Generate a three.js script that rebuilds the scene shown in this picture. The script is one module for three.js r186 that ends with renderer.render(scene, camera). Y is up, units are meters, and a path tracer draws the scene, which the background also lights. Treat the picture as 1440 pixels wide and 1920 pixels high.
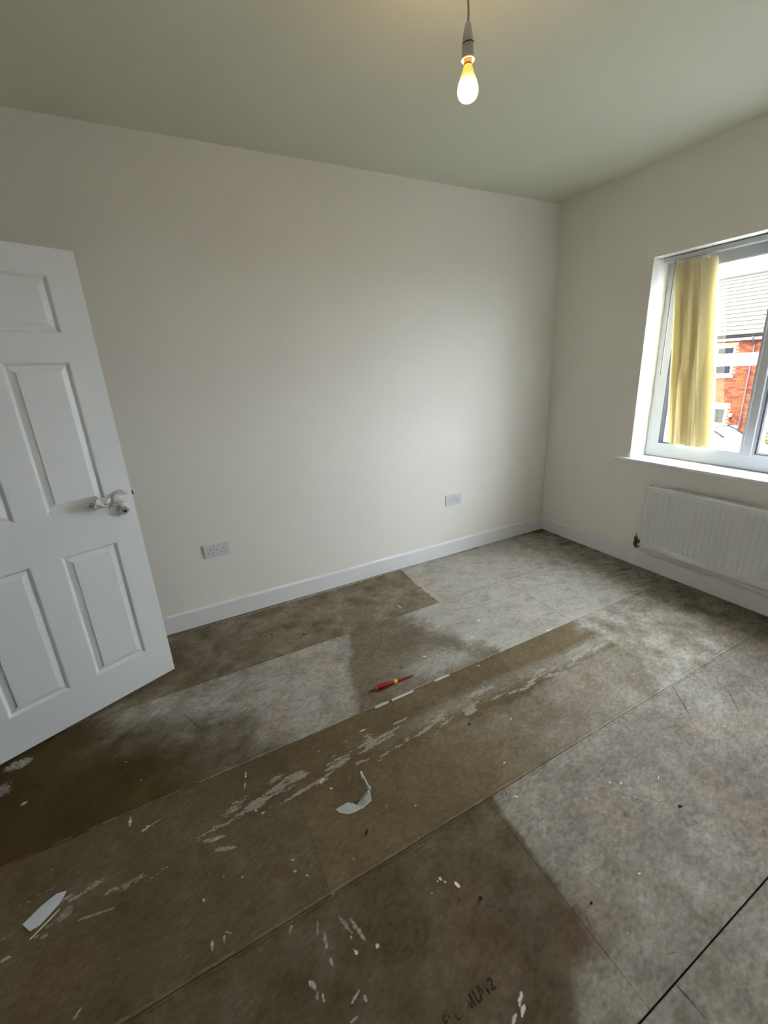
import * as THREE from 'three';
import { RoundedBoxGeometry } from 'three/addons/geometries/RoundedBoxGeometry.js';
import { mergeGeometries, mergeVertices } from 'three/addons/utils/BufferGeometryUtils.js';

// ------------------------------------------------------------------ camera, sky, lamp power, exposure
// Metres, y up. Back wall is z = 0, window wall is x = 0, the room lies at x < 0 and z > 0.
const scene = new THREE.Scene();
const camera = new THREE.PerspectiveCamera(100.695, 1440 / 1920, 0.02, 200);
camera.position.set(-2.8834, 1.4828, 2.6505);
camera.quaternion.setFromRotationMatrix(new THREE.Matrix4().makeBasis(
  new THREE.Vector3(0.881706, -0.047654, 0.469387), new THREE.Vector3(0.181876, 0.952322, -0.244958), new THREE.Vector3(-0.435334, 0.301351, 0.848335)));
camera.setViewOffset(1440, 1920, -19.58, 17.55, 1440, 1920);
scene.add(camera);

const EXPOSURE = 21, SKY = 1.0, LAMP = 0.0095;
{ // a bright hazy sky, brighter towards the zenith, which lifts the light indoors
  const w = 64, h = 32, d = new Float32Array(w * h * 4);
  for (let j = 0; j < h; j++) {
    const el = ((j + 0.5) / h - 0.5) * Math.PI, k = Math.max(0, Math.sin(el));
    for (let i = 0, L = 1 + 1.2 * k; i < w; i++) d.set([0.91 * L, L, 1.10 * L, 1], (j * w + i) * 4);
  }
  const t = new THREE.DataTexture(d, w, h, THREE.RGBAFormat, THREE.FloatType);
  t.mapping = THREE.EquirectangularReflectionMapping; t.magFilter = THREE.LinearFilter; t.needsUpdate = true;
  scene.background = t; scene.backgroundIntensity = SKY;
}
const renderer = new THREE.WebGLRenderer({ antialias: true });
renderer.toneMapping = THREE.LinearToneMapping;
renderer.toneMappingExposure = EXPOSURE;
renderer.shadowMap.enabled = true;

// ------------------------------------------------------------------ helpers
const V3 = (x, y, z) => new THREE.Vector3(x, y, z);
let seed = 7;
const rnd = () => { seed = (seed * 1664525 + 1013904223) >>> 0; return seed / 4294967296; };
const rr = (a, b) => a + (b - a) * rnd();
const used = {};
const numbered = (n) => { used[n] = (used[n] ?? -1) + 1; return used[n] ? n + '_' + String(used[n]).padStart(3, '0') : n; };
const std = (color, roughness = 0.6, extra = {}) => { const m = new THREE.MeshPhysicalMaterial({ roughness, ...extra }); if (Array.isArray(color)) m.color.setRGB(...color); else m.color.set(color); return m; };
function put(name, geo, material, parent) {
  const g = Array.isArray(geo) ? mergeGeometries(geo.map((q) => { const c = q.index ? q.toNonIndexed() : q; for (const k of Object.keys(c.attributes)) if (!['position', 'normal', 'uv', 'color'].includes(k)) c.deleteAttribute(k); return c; })) : geo;
  const m = new THREE.Mesh(g, material);
  m.name = parent ? name : numbered(name); m.castShadow = m.receiveShadow = true; (parent ?? scene).add(m);
  return m;
}
function group(name, pos = [0, 0, 0], turn = 0) { const g = new THREE.Group(); g.name = numbered(name); g.position.set(...pos); g.rotation.y = turn; scene.add(g); return g; }
const tag = (o, label, category, grp) => { Object.assign(o.userData, { label, category }); if (grp) o.userData.group = grp; return o; };
const struct = (o, label, category) => { o.userData.kind = 'structure'; if (label) Object.assign(o.userData, { label, category }); return o; };
const box = (x0, x1, y0, y1, z0, z1) => new THREE.BoxGeometry(x1 - x0, y1 - y0, z1 - z0).translate((x0 + x1) / 2, (y0 + y1) / 2, (z0 + z1) / 2);
const rbox = (x0, x1, y0, y1, z0, z1, r = 0.003, s = 2) => new RoundedBoxGeometry(x1 - x0, y1 - y0, z1 - z0, s, r).translate((x0 + x1) / 2, (y0 + y1) / 2, (z0 + z1) / 2);
const cyl = (r0, r1, h, n = 20) => new THREE.CylinderGeometry(r0, r1, h, n);
const tube = (pts, r, n = 40, s = 8) => new THREE.TubeGeometry(new THREE.CatmullRomCurve3(pts.map((q) => V3(...q))), n, r, s);
const lathe = (pts, n = 28) => new THREE.LatheGeometry(pts.map((q) => new THREE.Vector2(q[0], q[1])), n);
const lerp = (a, b, t) => a + (b - a) * t, clamp = (v, a = 0, b = 1) => Math.min(b, Math.max(a, v));
const sst = (a, b, v) => { const t = clamp((v - a) / (b - a)); return t * t * (3 - 2 * t); };
// value noise
const hash = (x, y, s) => { let h = Math.imul(x, 374761393) ^ Math.imul(y, 668265263) ^ Math.imul(s, 974634777); h = Math.imul(h ^ (h >>> 13), 1274126177); return ((h ^ (h >>> 16)) >>> 0) / 4294967296; };
function noise(x, y, s = 0) {
  const xi = Math.floor(x), yi = Math.floor(y); let u = x - xi, v = y - yi; u = u * u * (3 - 2 * u); v = v * v * (3 - 2 * v);
  return lerp(lerp(hash(xi, yi, s), hash(xi + 1, yi, s), u), lerp(hash(xi, yi + 1, s), hash(xi + 1, yi + 1, s), u), v);
}
const fbm = (x, y, s = 0, o = 4) => { let a = 0.5, t = 0, n = 0; for (let i = 0; i < o; i++) { t += a * noise(x, y, s + i * 17); n += a; a *= 0.5; x *= 2.03; y *= 2.03; } return t / n; };
const lin = (r, g, b) => [r, g, b].map((c) => { c /= 255; return c <= 0.04045 ? c / 12.92 : Math.pow((c + 0.055) / 1.055, 2.4); });
const toS = (c) => Math.round(255 * clamp(c <= 0.0031308 ? c * 12.92 : 1.055 * Math.pow(c, 1 / 2.4) - 0.055));
function dataTex(w, h, bytes, srgb) {
  const t = new THREE.DataTexture(bytes, w, h, THREE.RGBAFormat); t.magFilter = t.minFilter = THREE.LinearFilter; t.wrapS = t.wrapT = THREE.RepeatWrapping;
  if (srgb) t.colorSpace = THREE.SRGBColorSpace; t.needsUpdate = true; return t;
}
// roller-stipple relief for the painted walls (tiles every 0.4 m)
const stipple = (() => {
  const n = 256, d = new Uint8Array(n * n * 4);
  const wrap = (x, y, f, s) => { const xi = Math.floor(x * f), yi = Math.floor(y * f), u = x * f - xi, v = y * f - yi, g = (a, b) => hash(((a % f) + f) % f, ((b % f) + f) % f, s); return lerp(lerp(g(xi, yi), g(xi + 1, yi), u), lerp(g(xi, yi + 1), g(xi + 1, yi + 1), u), v); };
  for (let j = 0; j < n; j++) for (let i = 0; i < n; i++) { const v = 255 * (0.6 * wrap(i / n, j / n, 128, 3) + 0.4 * wrap(i / n, j / n, 37, 5)); d.set([v, v, v, 255], (j * n + i) * 4); }
  return dataTex(n, n, d);
})();
function metricUV(g, s = 1 / 0.4) { // box-projected uv in metres
  const p = g.attributes.position, n = g.attributes.normal, uv = new Float32Array(p.count * 2);
  for (let i = 0; i < p.count; i++) {
    const ax = Math.abs(n.getX(i)), ay = Math.abs(n.getY(i)), az = Math.abs(n.getZ(i));
    const [a, b] = ax > ay && ax > az ? [p.getZ(i), p.getY(i)] : ay > az ? [p.getX(i), p.getZ(i)] : [p.getX(i), p.getY(i)];
    uv[2 * i] = a * s; uv[2 * i + 1] = b * s;
  }
  g.setAttribute('uv', new THREE.BufferAttribute(uv, 2)); return g;
}
// materials
const M = {
  wall: std([0.895, 0.868, 0.80], 0.92, { bumpMap: stipple, bumpScale: 0.0002 }),
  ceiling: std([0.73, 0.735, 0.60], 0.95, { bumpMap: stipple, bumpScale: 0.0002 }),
  gloss: std([0.86, 0.86, 0.86], 0.38),
  door: std([0.82, 0.845, 0.85], 0.42),
  upvc: std([0.62, 0.65, 0.68], 0.3),
  gasket: std([0.012, 0.012, 0.014], 0.6),
  glass: std([1, 1, 1], 0.0, { transmission: 1, thickness: 0, ior: 1.5 }),
  steelWhite: std([0.74, 0.75, 0.735], 0.4),
  plastic: std([0.72, 0.73, 0.75], 0.35),
  dark: std([0.012, 0.012, 0.012], 0.7),
  chrome: std([0.5, 0.49, 0.47], 0.28, { metalness: 1 }),
  film: std([0.92, 0.91, 0.88], 0.25, { transmission: 0.45, thickness: 0 }),
};

// ------------------------------------------------------------------ the room
const W = 3.79, D = 3.05, H = 2.591, T = 0.3;
const WZ0 = 0.775, WZ1 = 2.02, WY0 = 0.768, WY1 = 2.070;       // window opening
const DZ0 = 0.640, DZ1 = 1.44, DY1 = 2.02;                       // doorway in the left wall

// floor: chipboard sheets in 0.6 m courses
const FW = 2048, FH = 1644;
const joints = [0.578, 1.178, 1.778, 2.378, 2.978];
const floorMaps = (() => {
  const px = FW / W, pz = FH / D, col = new Float32Array(FW * FH * 3), hgt = new Float32Array(FW * FH), rgh = new Float32Array(FW * FH);
  const bare = lin(103, 84, 49), bare2 = lin(83, 66, 34), dust = lin(186, 181, 170), grime = lin(62, 52, 38), glue = lin(168, 161, 148);
  for (let j = 0; j < FH; j++) {
    const z = (j + 0.5) / pz;
    for (let i = 0; i < FW; i++) {
      const x = -W + (i + 0.5) / px, k = j * FW + i;
      const n1 = fbm(x * 3.1, z * 3.1, 1, 4), n2 = fbm(x * 13, z * 13, 2, 4), n3 = fbm(x * 70, z * 70, 3, 3), st = fbm(x * 9 + z * 6, z * 34 - x * 10, 9, 3), fleck = noise(x * 330, z * 330, 4);
      const w = (n2 - 0.5) * 0.10 + (n1 - 0.5) * 0.10;                 // wobble for stain edges
      let d;
      if (z < joints[0]) {
        d = lerp(0.20 + 0.35 * (n2 - 0.4), 1.0, sst(-1.535, -1.515, x + (n3 - 0.5) * 0.01 - 0.02 * sst(0.3, 0, z)));
      } else if (z < joints[1]) {
        const t = (z - 0.578) / 0.6;
        const left = 0.56 * sst(-3.6, -2.95, x + w * 3 - 0.42 * t) * (0.55 + 0.8 * n1);
        const e1 = lerp(-2.17, -2.38, t) , e2 = lerp(-1.86, -1.55, t);
        const darkBlob = sst(e1 - 0.02, e1 + 0.03, x + w * 0.8) * sst(e2 + 0.12, e2 - 0.08, x + w * 1.2);
        const patch = Math.exp(-(((x + 1.86) / 0.19) ** 2 + ((z - 1.07) / 0.11) ** 2) * 1.2);
        d = lerp(lerp(left * 1.25, 1.0, sst(e2 - 0.05, e2 + 0.1, x + w)), 0.22 + 0.5 * patch, darkBlob);
      } else if (z < joints[2]) {
        const right = sst(-1.05, -0.72, x + w * 2.4 + (z - 1.25) * 0.5);
        const lower = sst(1.42, 1.47, z + w * 0.5) * (0.10 + 0.30 * sst(-2.3, -1.2, x + w * 2));
        const band = Math.exp(-(((z - 1.375 - 0.02 * Math.sin(x * 4)) / 0.055) ** 2));
        d = Math.max(0.10 + 0.1 * (n1 - 0.5), lower, band * 0.55 * sst(-2.9, -1.6, x + w) * (0.4 + n1), right * 0.62 * (0.6 + 0.8 * n2));
      } else if (z < joints[3]) {
        const xb = z < 2.2 ? -2.10 - (z - 1.8) * 0.08 : -2.13 - (z - 2.2) * 1.8;
        d = lerp(0.06 + 0.12 * (n2 - 0.3), 0.48 + 0.3 * (n1 - 0.5), sst(-0.012 - 0.07 * sst(2.0, 2.35, z), 0.012 + 0.05 * sst(2.0, 2.3, z), x - xb + w * (0.12 + 0.9 * sst(2.0, 2.25, z))));
      } else d = lerp(0.10, 0.5, sst(-2.45, -2.15, x + w + (z - 2.38) * 0.5));
      // worn, trodden mottling
      const st2 = fbm(x * 22 - z * 26, z * 60 + x * 52, 19, 3);
      d = clamp(d * (0.44 + 0.46 * n2 + 0.40 * st + 0.36 * st2 + 0.06) + 0.22 * (n3 - 0.5) * d);
      d *= lerp(1, 0.45 + 0.5 * n2, sst(0.62, 0.12, -x + (n1 - 0.5) * 0.4));           // trodden bare towards the window wall, shade below the window painted in too
      const g1 = noise(x * 150, z * 190, 71), g2 = noise(x * 64 + z * 30, z * 120, 72), g3 = noise(x * 240, z * 240, 73); // fine grain of dust and scuffing
      d = clamp(d * (1 + 0.34 * (g1 - 0.5) + 0.44 * (g2 - 0.5) + 0.22 * (g3 - 0.5)));
      const tone = z < joints[0] ? (x < -1.528 ? 1.12 : 1) : z < joints[1] ? lerp(0.72, 0.95, sst(-3.4, -2.8, x + w)) : z < joints[2] ? (x < -2.714 ? 0.92 : 1.12) : z < joints[3] ? 0.76 : 0.8; // sheets differ in tone, with light falloff towards the left and front painted in
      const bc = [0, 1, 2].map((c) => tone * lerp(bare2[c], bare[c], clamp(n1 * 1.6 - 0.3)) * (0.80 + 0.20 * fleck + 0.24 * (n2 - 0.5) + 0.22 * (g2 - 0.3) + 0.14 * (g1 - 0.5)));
      let c = [0, 1, 2].map((q) => lerp(bc[q], dust[q] * (0.86 + 0.3 * (n2 - 0.5)), d));
      // damp dark grime in the corner and along the window wall
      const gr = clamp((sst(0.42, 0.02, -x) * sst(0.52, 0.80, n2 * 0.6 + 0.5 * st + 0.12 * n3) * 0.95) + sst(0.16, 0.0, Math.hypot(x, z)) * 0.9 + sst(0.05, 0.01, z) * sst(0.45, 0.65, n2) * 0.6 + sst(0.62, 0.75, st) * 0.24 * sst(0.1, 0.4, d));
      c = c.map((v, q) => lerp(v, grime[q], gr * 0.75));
      // pinkish rub marks
      const pk = sst(0.62, 0.8, fbm(x * 5, z * 5, 31, 3)) * 0.25; c[0] *= 1 + pk * 0.4; c[2] *= 1 - pk * 0.1;
      // old glue scraped off along the joist line in the third course
      let gl = 0;
      const gz = (z - 1.385 - 0.025 * Math.sin(x * 3.2) - 0.03 * (n1 - 0.5)) / 0.055;
      if (Math.abs(gz) < 2.2 && x < -0.9) {
        let env = 0; for (const [gx, gw, ga] of [[-3.42, 0.10, 0.7], [-2.80, 0.16, 1], [-2.52, 0.13, 1], [-2.28, 0.14, 1.1], [-1.95, 0.22, 0.75], [-1.62, 0.13, 1.25], [-1.36, 0.12, 0.9], [-1.08, 0.16, 1]]) env += ga * Math.exp(-(((x - gx) / gw) ** 2));
        gl = sst(0.60, 0.635, fbm(x * 13 + 3, z * 48 + x * 4, 41, 5) * 0.8 + 0.2 * noise(x * 160, z * 260, 46) * 0.6 + 0.13 * Math.min(1, env) * Math.exp(-gz * gz * 0.8) - 0.05 * gz * gz);
      }
      c = c.map((v, q) => lerp(v, glue[q] * (0.9 + 0.2 * n3), gl * (0.55 + 0.3 * n3)));
      for (let q = 0; q < 3; q++) col[k * 3 + q] = c[q];
      hgt[k] = 0.35 + 0.2 * d + 0.12 * (n3 - 0.5) + 0.08 * (fleck - 0.5) + 0.35 * gl;
      rgh[k] = 0.58 + 0.3 * d;
    }
  }
  const P = (x, z) => [(x + W) * px, z * pz];
  function stroke(x0, z0, x1, z1, wid, rgb, a, soft = 0.5, rough = 0) { // a daub with soft, uneven edges
    const [ax, ay] = P(x0, z0), [bx, by] = P(x1, z1), r = wid * px / 2, R = r * 1.6 + 2, c = lin(...rgb);
    for (let j = Math.max(0, Math.floor(Math.min(ay, by) - R)); j <= Math.min(FH - 1, Math.max(ay, by) + R); j++) for (let i = Math.max(0, Math.floor(Math.min(ax, bx) - R)); i <= Math.min(FW - 1, Math.max(ax, bx) + R); i++) {
      const L = (bx - ax) ** 2 + (by - ay) ** 2, t = L ? clamp(((i - ax) * (bx - ax) + (j - ay) * (by - ay)) / L) : 0;
      const dd = Math.hypot(i - ax - t * (bx - ax), j - ay - t * (by - ay)) / (r * (1 - 0.5 * Math.abs(2 * t - 1) ** 3)) + rough * (noise(i * 0.35, j * 0.35, 77) - 0.5) * 2;
      const m = a * sst(1 + soft * 0.5, 1 - soft * 0.5, dd) * (rough ? 0.5 + 0.5 * sst(0.25, 0.6, noise(i * 0.22, j * 0.5, 78)) : 1); if (m <= 0) continue;
      const k = j * FW + i; for (let q = 0; q < 3; q++) col[k * 3 + q] = lerp(col[k * 3 + q], c[q], m); hgt[k] += 0.12 * m * (a > 0.5 ? 1 : 0);
    }
  }
  const white = [222, 222, 214], grey = [176, 173, 164], black = [40, 34, 26];
  // dust packed in the joints, dark scars beside them
  for (const [z, rgb, a] of [[0.573, black, 0.45], [1.172, [186, 176, 158], 0.55], [1.770, [150, 140, 120], 0.4], [1.786, black, 0.5], [1.762, [70, 60, 44], 0.45], [2.3765, black, 0.55]])
    for (let x = -W; x < 0; x += 0.05) if (rnd() < 0.82) stroke(x, z + rr(-0.001, 0.001), x + 0.055, z + rr(-0.001, 0.001), rr(0.003, 0.007), rgb, a * rr(0.5, 1), 0.8, 0.3);
  // white paint splashes where the photo has them
  for (const [x, z, r] of [[-2.408, 1.902, 7], [-2.788, 1.624, 6], [-3.204, 1.264, 7], [-3.26, 1.215, 9], [-3.619, 0.929, 11], [-3.29, 0.918, 5], [-2.87, 1.238, 8], [-2.622, 1.411, 8], [-2.597, 1.455, 8], [-2.612, 1.405, 5], [-1.581, 0.991, 12], [-1.901, 0.993, 14], [-1.438, 0.878, 11], [-1.8, 1.548, 9], [-1.972, 1.697, 5], [-2.40, 1.915, 5], [-2.45, 1.92, 4], [-1.882, 2.186, 5], [-2.643, 1.949, 9], [-2.699, 1.933, 7], [-2.698, 1.897, 6], [-2.419, 1.903, 4], [-1.708, 2.014, 5], [-1.823, 1.950, 4], [-2.029, 1.821, 6], [-1.697, 1.952, 6], [-3.05, 1.60, 5], [-2.79, 1.66, 6], [-2.76, 1.69, 5], [-2.74, 1.67, 4], [-2.86, 1.40, 5], [-2.84, 1.42, 6], [-2.35, 2.30, 7], [-1.7, 1.20, 6]]) {
    const a = rr(-0.4, 1.2), l = r * 0.001 * rr(0.3, 1.1);
    stroke(x - l * Math.cos(a), z - l * Math.sin(a), x + l * Math.cos(a), z + l * Math.sin(a), r * 0.0011, white, 0.9, 0.5, 0.3);
  }
  // brushed smears
  for (const [x0, z0, x1, z1, w, a] of [[-2.768, 1.817, -2.778, 1.847, 0.006, 0.35], [-2.760, 1.853, -2.765, 1.886, 0.008, 0.5], [-2.713, 1.834, -2.693, 1.891, 0.008, 0.3], [-2.684, 1.859, -2.668, 1.919, 0.01, 0.45], [-2.762, 1.912, -2.764, 1.925, 0.009, 0.5], [-2.826, 1.927, -2.815, 1.947, 0.01, 0.6], [-2.814, 1.956, -2.818, 1.968, 0.006, 0.7], [-2.803, 1.965, -2.805, 1.980, 0.006, 0.7], [-2.721, 2.005, -2.745, 2.016, 0.006, 0.8], [-2.714, 2.019, -2.712, 2.031, 0.006, 0.6], [-2.761, 2.045, -2.743, 2.045, 0.006, 0.5], [-2.371, 2.204, -2.391, 2.218, 0.009, 0.95], [-2.381, 2.224, -2.399, 2.234, 0.009, 0.95], [-2.409, 2.226, -2.427, 2.233, 0.008, 0.9], [-3.038, 1.714, -3.040, 1.735, 0.006, 0.6], [-3.007, 1.718, -3.009, 1.739, 0.005, 0.5], [-3.003, 1.712, -2.989, 1.723, 0.005, 0.7], [-3.259, 1.196, -3.260, 1.230, 0.007, 0.9], [-3.220, 1.274, -3.207, 1.269, 0.008, 0.95], [-3.210, 1.269, -3.162, 1.259, 0.003, 0.9], [-3.355, 1.707, -3.341, 1.694, 0.006, 0.5], [-3.549, 1.476, -3.530, 1.476, 0.007, 0.7], [-2.865, 1.220, -2.871, 1.245, 0.006, 0.9], [-2.876, 1.268, -2.882, 1.289, 0.005, 0.9], [-3.377, 1.470, -3.288, 1.487, 0.007, 0.35], [-3.426, 1.438, -3.402, 1.423, 0.028, 0.3], [-3.033, 1.419, -2.972, 1.434, 0.014, 0.35], [-3.004, 1.466, -2.941, 1.493, 0.012, 0.4], [-1.776, 0.461, -1.771, 0.502, 0.01, 0.6], [-3.0, 0.03, -1.8, 0.028, 0.007, 0.6], [-2.4, 0.022, -1.4, 0.022, 0.008, 0.7], [-2.02, 1.05, -1.72, 1.10, 0.10, 0.12], [-3.72, 0.70, -3.65, 0.70, 0.05, 0.6], [-3.74, 0.80, -3.70, 0.83, 0.07, 0.45]]) stroke(x0, z0, x1, z1, w, white, a * 0.92, 0.7, 0.5);
  // scuffs, knife scores and small dark marks
  for (const [x0, z0, x1, z1, w, a] of [[-0.98, 0.585, -0.978, 1.17, 0.003, 0.45], [-1.017, 1.777, -1.133, 1.918, 0.006, 0.7], [-0.841, 1.928, -0.941, 2.016, 0.007, 0.5], [-2.031, 2.381, -2.028, 2.424, 0.004, 0.8], [-3.55, 1.02, -3.40, 0.98, 0.004, 0.6], [-3.45, 0.92, -3.38, 1.10, 0.004, 0.4], [-3.06, 0.78, -3.0, 0.90, 0.006, 0.6], [-2.60, 1.62, -2.52, 1.59, 0.004, 0.4], [-1.759, 2.052, -1.752, 2.058, 0.02, 0.55], [-2.40, 0.45, -2.37, 0.46, 0.006, 0.8], [-2.10, 1.03, -2.32, 1.02, 0.004, 0.4], [-2.06, 1.0, -2.04, 1.01, 0.02, 0.5], [-1.70, 2.0, -1.66, 2.06, 0.004, 0.6], [-1.64, 2.05, -1.60, 2.10, 0.004, 0.5]]) stroke(x0, z0, x1, z1, w, black, a, 0.8, 0.3);
  for (let q = 0; q < 150; q++) { const x = rr(-W, 0), z = rr(0.02, 2.6), a = rr(0, 6.3), l = rr(0.0005, 0.006); stroke(x, z, x + l * Math.cos(a), z + l * Math.sin(a), rr(0.0025, 0.0045), rnd() < 0.6 ? white : grey, rr(0.4, 0.9), 0.6); }
  for (let q = 0; q < 110; q++) { const x = rr(-W, 0), z = rr(0.02, 2.7), a = rr(0, 6.3), l = rr(0.002, 0.05) * rnd(); stroke(x, z, x + l * Math.cos(a), z + l * Math.sin(a), rr(0.002, 0.006), black, rr(0.2, 0.55), 0.9, 0.4); }
  for (let q = 0; q < 90; q++) { const a = rr(1.9, 2.5), x = -rr(0.02, 0.42), z = rr(0.05, 2.4), l = rr(0.004, 0.03); stroke(x, z, x + l * Math.cos(a), z + l * Math.sin(a), rr(0.003, 0.008), black, rr(0.35, 0.8), 0.7, 0.4); }
  // the maker's ink stamp, half worn away
  const cv = document.createElement('canvas'); cv.width = 240; cv.height = 40; const g = cv.getContext('2d');
  g.fillStyle = '#fff'; g.fillRect(0, 0, 240, 40); g.fillStyle = '#000'; g.font = 'bold 27px sans-serif'; g.fillText('FFE.  MLAV2', 6, 30);
  const im = g.getImageData(0, 0, 240, 40).data, c0 = lin(34, 29, 20);
  for (let v = 0; v < 60; v++) for (let u = 0; u < 260; u++) { // 0.0011 m cells
    const [fx, fy] = P(-2.575 + u * 0.0009, 2.128 + v * 0.0009), sx = Math.floor(u / 260 * 240), sy = Math.floor(v / 60 * 40);
    if (im[(sy * 240 + sx) * 4] < 128) { const k = Math.round(fy) * FW + Math.round(fx), a = 0.55 * sst(0.38, 0.66, fbm(u * 0.06, v * 0.08, 55, 3) + 0.12 * (u / 260)); for (let q = 0; q < 3; q++) col[k * 3 + q] = lerp(col[k * 3 + q], c0[q], a); }
  }
  const cb = new Uint8Array(FW * FH * 4), hb = new Uint8Array(FW * FH * 4);
  for (let k = 0; k < FW * FH; k++) { cb.set([toS(col[k * 3]), toS(col[k * 3 + 1]), toS(col[k * 3 + 2]), 255], k * 4); const h = clamp(hgt[k]) * 255; hb.set([h, clamp(rgh[k]) * 255, 0, 255], k * 4); }
  return { map: dataTex(FW, FH, cb, true), relief: dataTex(FW, FH, hb) };
})();
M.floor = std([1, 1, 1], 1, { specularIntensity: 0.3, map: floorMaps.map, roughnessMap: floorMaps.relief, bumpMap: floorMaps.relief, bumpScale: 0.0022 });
{
  const floor = struct(put('floor', box(-5.2, 0.05, -0.25, -0.0215, -0.05, D + 0.05), std([0.2, 0.16, 0.11], 0.9)), 'bare chipboard floor, dusty and paint splashed', 'floor');
  const sheet = (x0, x1, z0, z1) => {
    const b = 0.0006, s = new THREE.Shape([[x0, z0], [x1, z0], [x1, z1], [x0, z1]].map(([a, c]) => new THREE.Vector2(a, -c)));
    const g = new THREE.ExtrudeGeometry(s, { depth: 0.0195, bevelEnabled: true, bevelThickness: b, bevelSize: b, bevelOffset: -b, bevelSegments: 1 }).rotateX(-Math.PI / 2);
    g.computeBoundingBox(); g.translate(0, -g.boundingBox.max.y, 0);
    const p = g.attributes.position, uv = g.attributes.uv;
    for (let i = 0; i < p.count; i++) uv.setXY(i, clamp((p.getX(i) + W) / W, 0.0005, 0.9995), clamp(p.getZ(i) / D, 0.0005, 0.9995));
    put('floorboard', g, M.floor, floor);
  };
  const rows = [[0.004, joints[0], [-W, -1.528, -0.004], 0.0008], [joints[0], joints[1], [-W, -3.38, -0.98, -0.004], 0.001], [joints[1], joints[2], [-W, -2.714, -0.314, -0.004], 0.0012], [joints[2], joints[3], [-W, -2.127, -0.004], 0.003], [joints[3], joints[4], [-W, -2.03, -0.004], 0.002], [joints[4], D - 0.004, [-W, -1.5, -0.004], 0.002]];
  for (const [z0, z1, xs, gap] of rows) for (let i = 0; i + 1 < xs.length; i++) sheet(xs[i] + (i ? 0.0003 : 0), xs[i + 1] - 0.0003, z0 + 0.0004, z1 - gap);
  put('threshold', box(-5.15, -W - 0.002, -0.022, 0, DZ0, DZ1), M.floor, floor);
}
struct(put('ceiling', metricUV(box(-5.2, T, H, H + 0.25, -T, D + T)), M.ceiling), 'plain white painted ceiling', 'ceiling');
struct(put('wall_back', metricUV(box(-5.2, T, -0.25, H, -T, 0)), M.wall), 'long white painted wall with two sockets low on it', 'wall');
struct(put('wall_front', metricUV(box(-5.2, T, -0.25, H, D, D + T)), M.wall));
function holed(y0, y1, z0, z1, hy0, hy1, hz0, hz1, x0, x1) { // a wall across x with one opening
  return metricUV(mergeGeometries([box(x0, x1, y0, hy0, z0, z1), box(x0, x1, hy1, y1, z0, z1), box(x0, x1, hy0, hy1, z0, hz0), box(x0, x1, hy0, hy1, hz1, z1)]));
}
struct(put('wall_right', holed(-0.25, H, 0, D, WY0, WY1, WZ0, WZ1, 0, T), M.wall), 'white painted wall around the window', 'wall');
struct(put('wall_left', holed(-0.25, H, 0, D, -0.2, DY1, DZ0, DZ1, -W - 0.1, -W), M.wall));
struct(put('wall_hall', metricUV(mergeGeometries([box(-5.25, -5.15, -0.25, H, 0, D), box(-5.15, -W - 0.1, -0.25, H, 0.1, 0.2), box(-5.15, -W - 0.1, -0.25, H, 1.9, 2.0)])), M.wall));

// skirting boards with a rounded top edge
function skirting(len) { // along +x, back at z = 0, front at z = 0.015
  const s = new THREE.Shape(); s.moveTo(0, 0.004); s.lineTo(0.015, 0.004); s.lineTo(0.015, 0.108); s.quadraticCurveTo(0.0148, 0.1145, 0.0085, 0.1185); s.lineTo(0, 0.1225); s.closePath();
  return new THREE.ExtrudeGeometry(s, { depth: len, bevelEnabled: false, curveSegments: 5 }).rotateY(-Math.PI / 2).translate(len, 0, 0);
}
const skB = skirting(W); skB.translate(-W, 0, 0);
struct(put('baseboard_back', skB, M.gloss), 'white skirting board along the long back wall', 'skirting');
const sk2 = (len, turn, pos) => skirting(len).rotateY(turn).translate(...pos);
struct(put('baseboard_right', sk2(D, -Math.PI / 2, [0, 0, 0]), M.gloss), 'white skirting board under the radiator', 'skirting');
struct(put('baseboard_front', sk2(W, Math.PI, [0, 0, D]), M.gloss));
struct(put('baseboard_left', [sk2(DZ0 - 0.07, Math.PI / 2, [-W, 0, DZ0 - 0.07]), sk2(D - DZ1 - 0.07, Math.PI / 2, [-W, 0, D])], M.gloss));
// door lining and architrave
struct(put('trim_1', [box(-W - 0.1, -W, 0, DY1 - 0.001, DZ0 + 0.0005, DZ0 + 0.028), box(-W - 0.1, -W, 0, DY1 - 0.001, DZ1 - 0.028, DZ1 - 0.0005), box(-W - 0.1, -W, DY1 - 0.028, DY1 - 0.001, DZ0 + 0.028, DZ1 - 0.028),
  rbox(-W, -W + 0.018, 0, DY1 + 0.06, DZ0 - 0.055, DZ0 + 0.008, 0.005), rbox(-W, -W + 0.018, 0, DY1 + 0.06, DZ1 - 0.008, DZ1 + 0.055, 0.005), rbox(-W, -W + 0.018, DY1 - 0.008, DY1 + 0.055, DZ0, DZ1, 0.005)], M.gloss));

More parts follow.
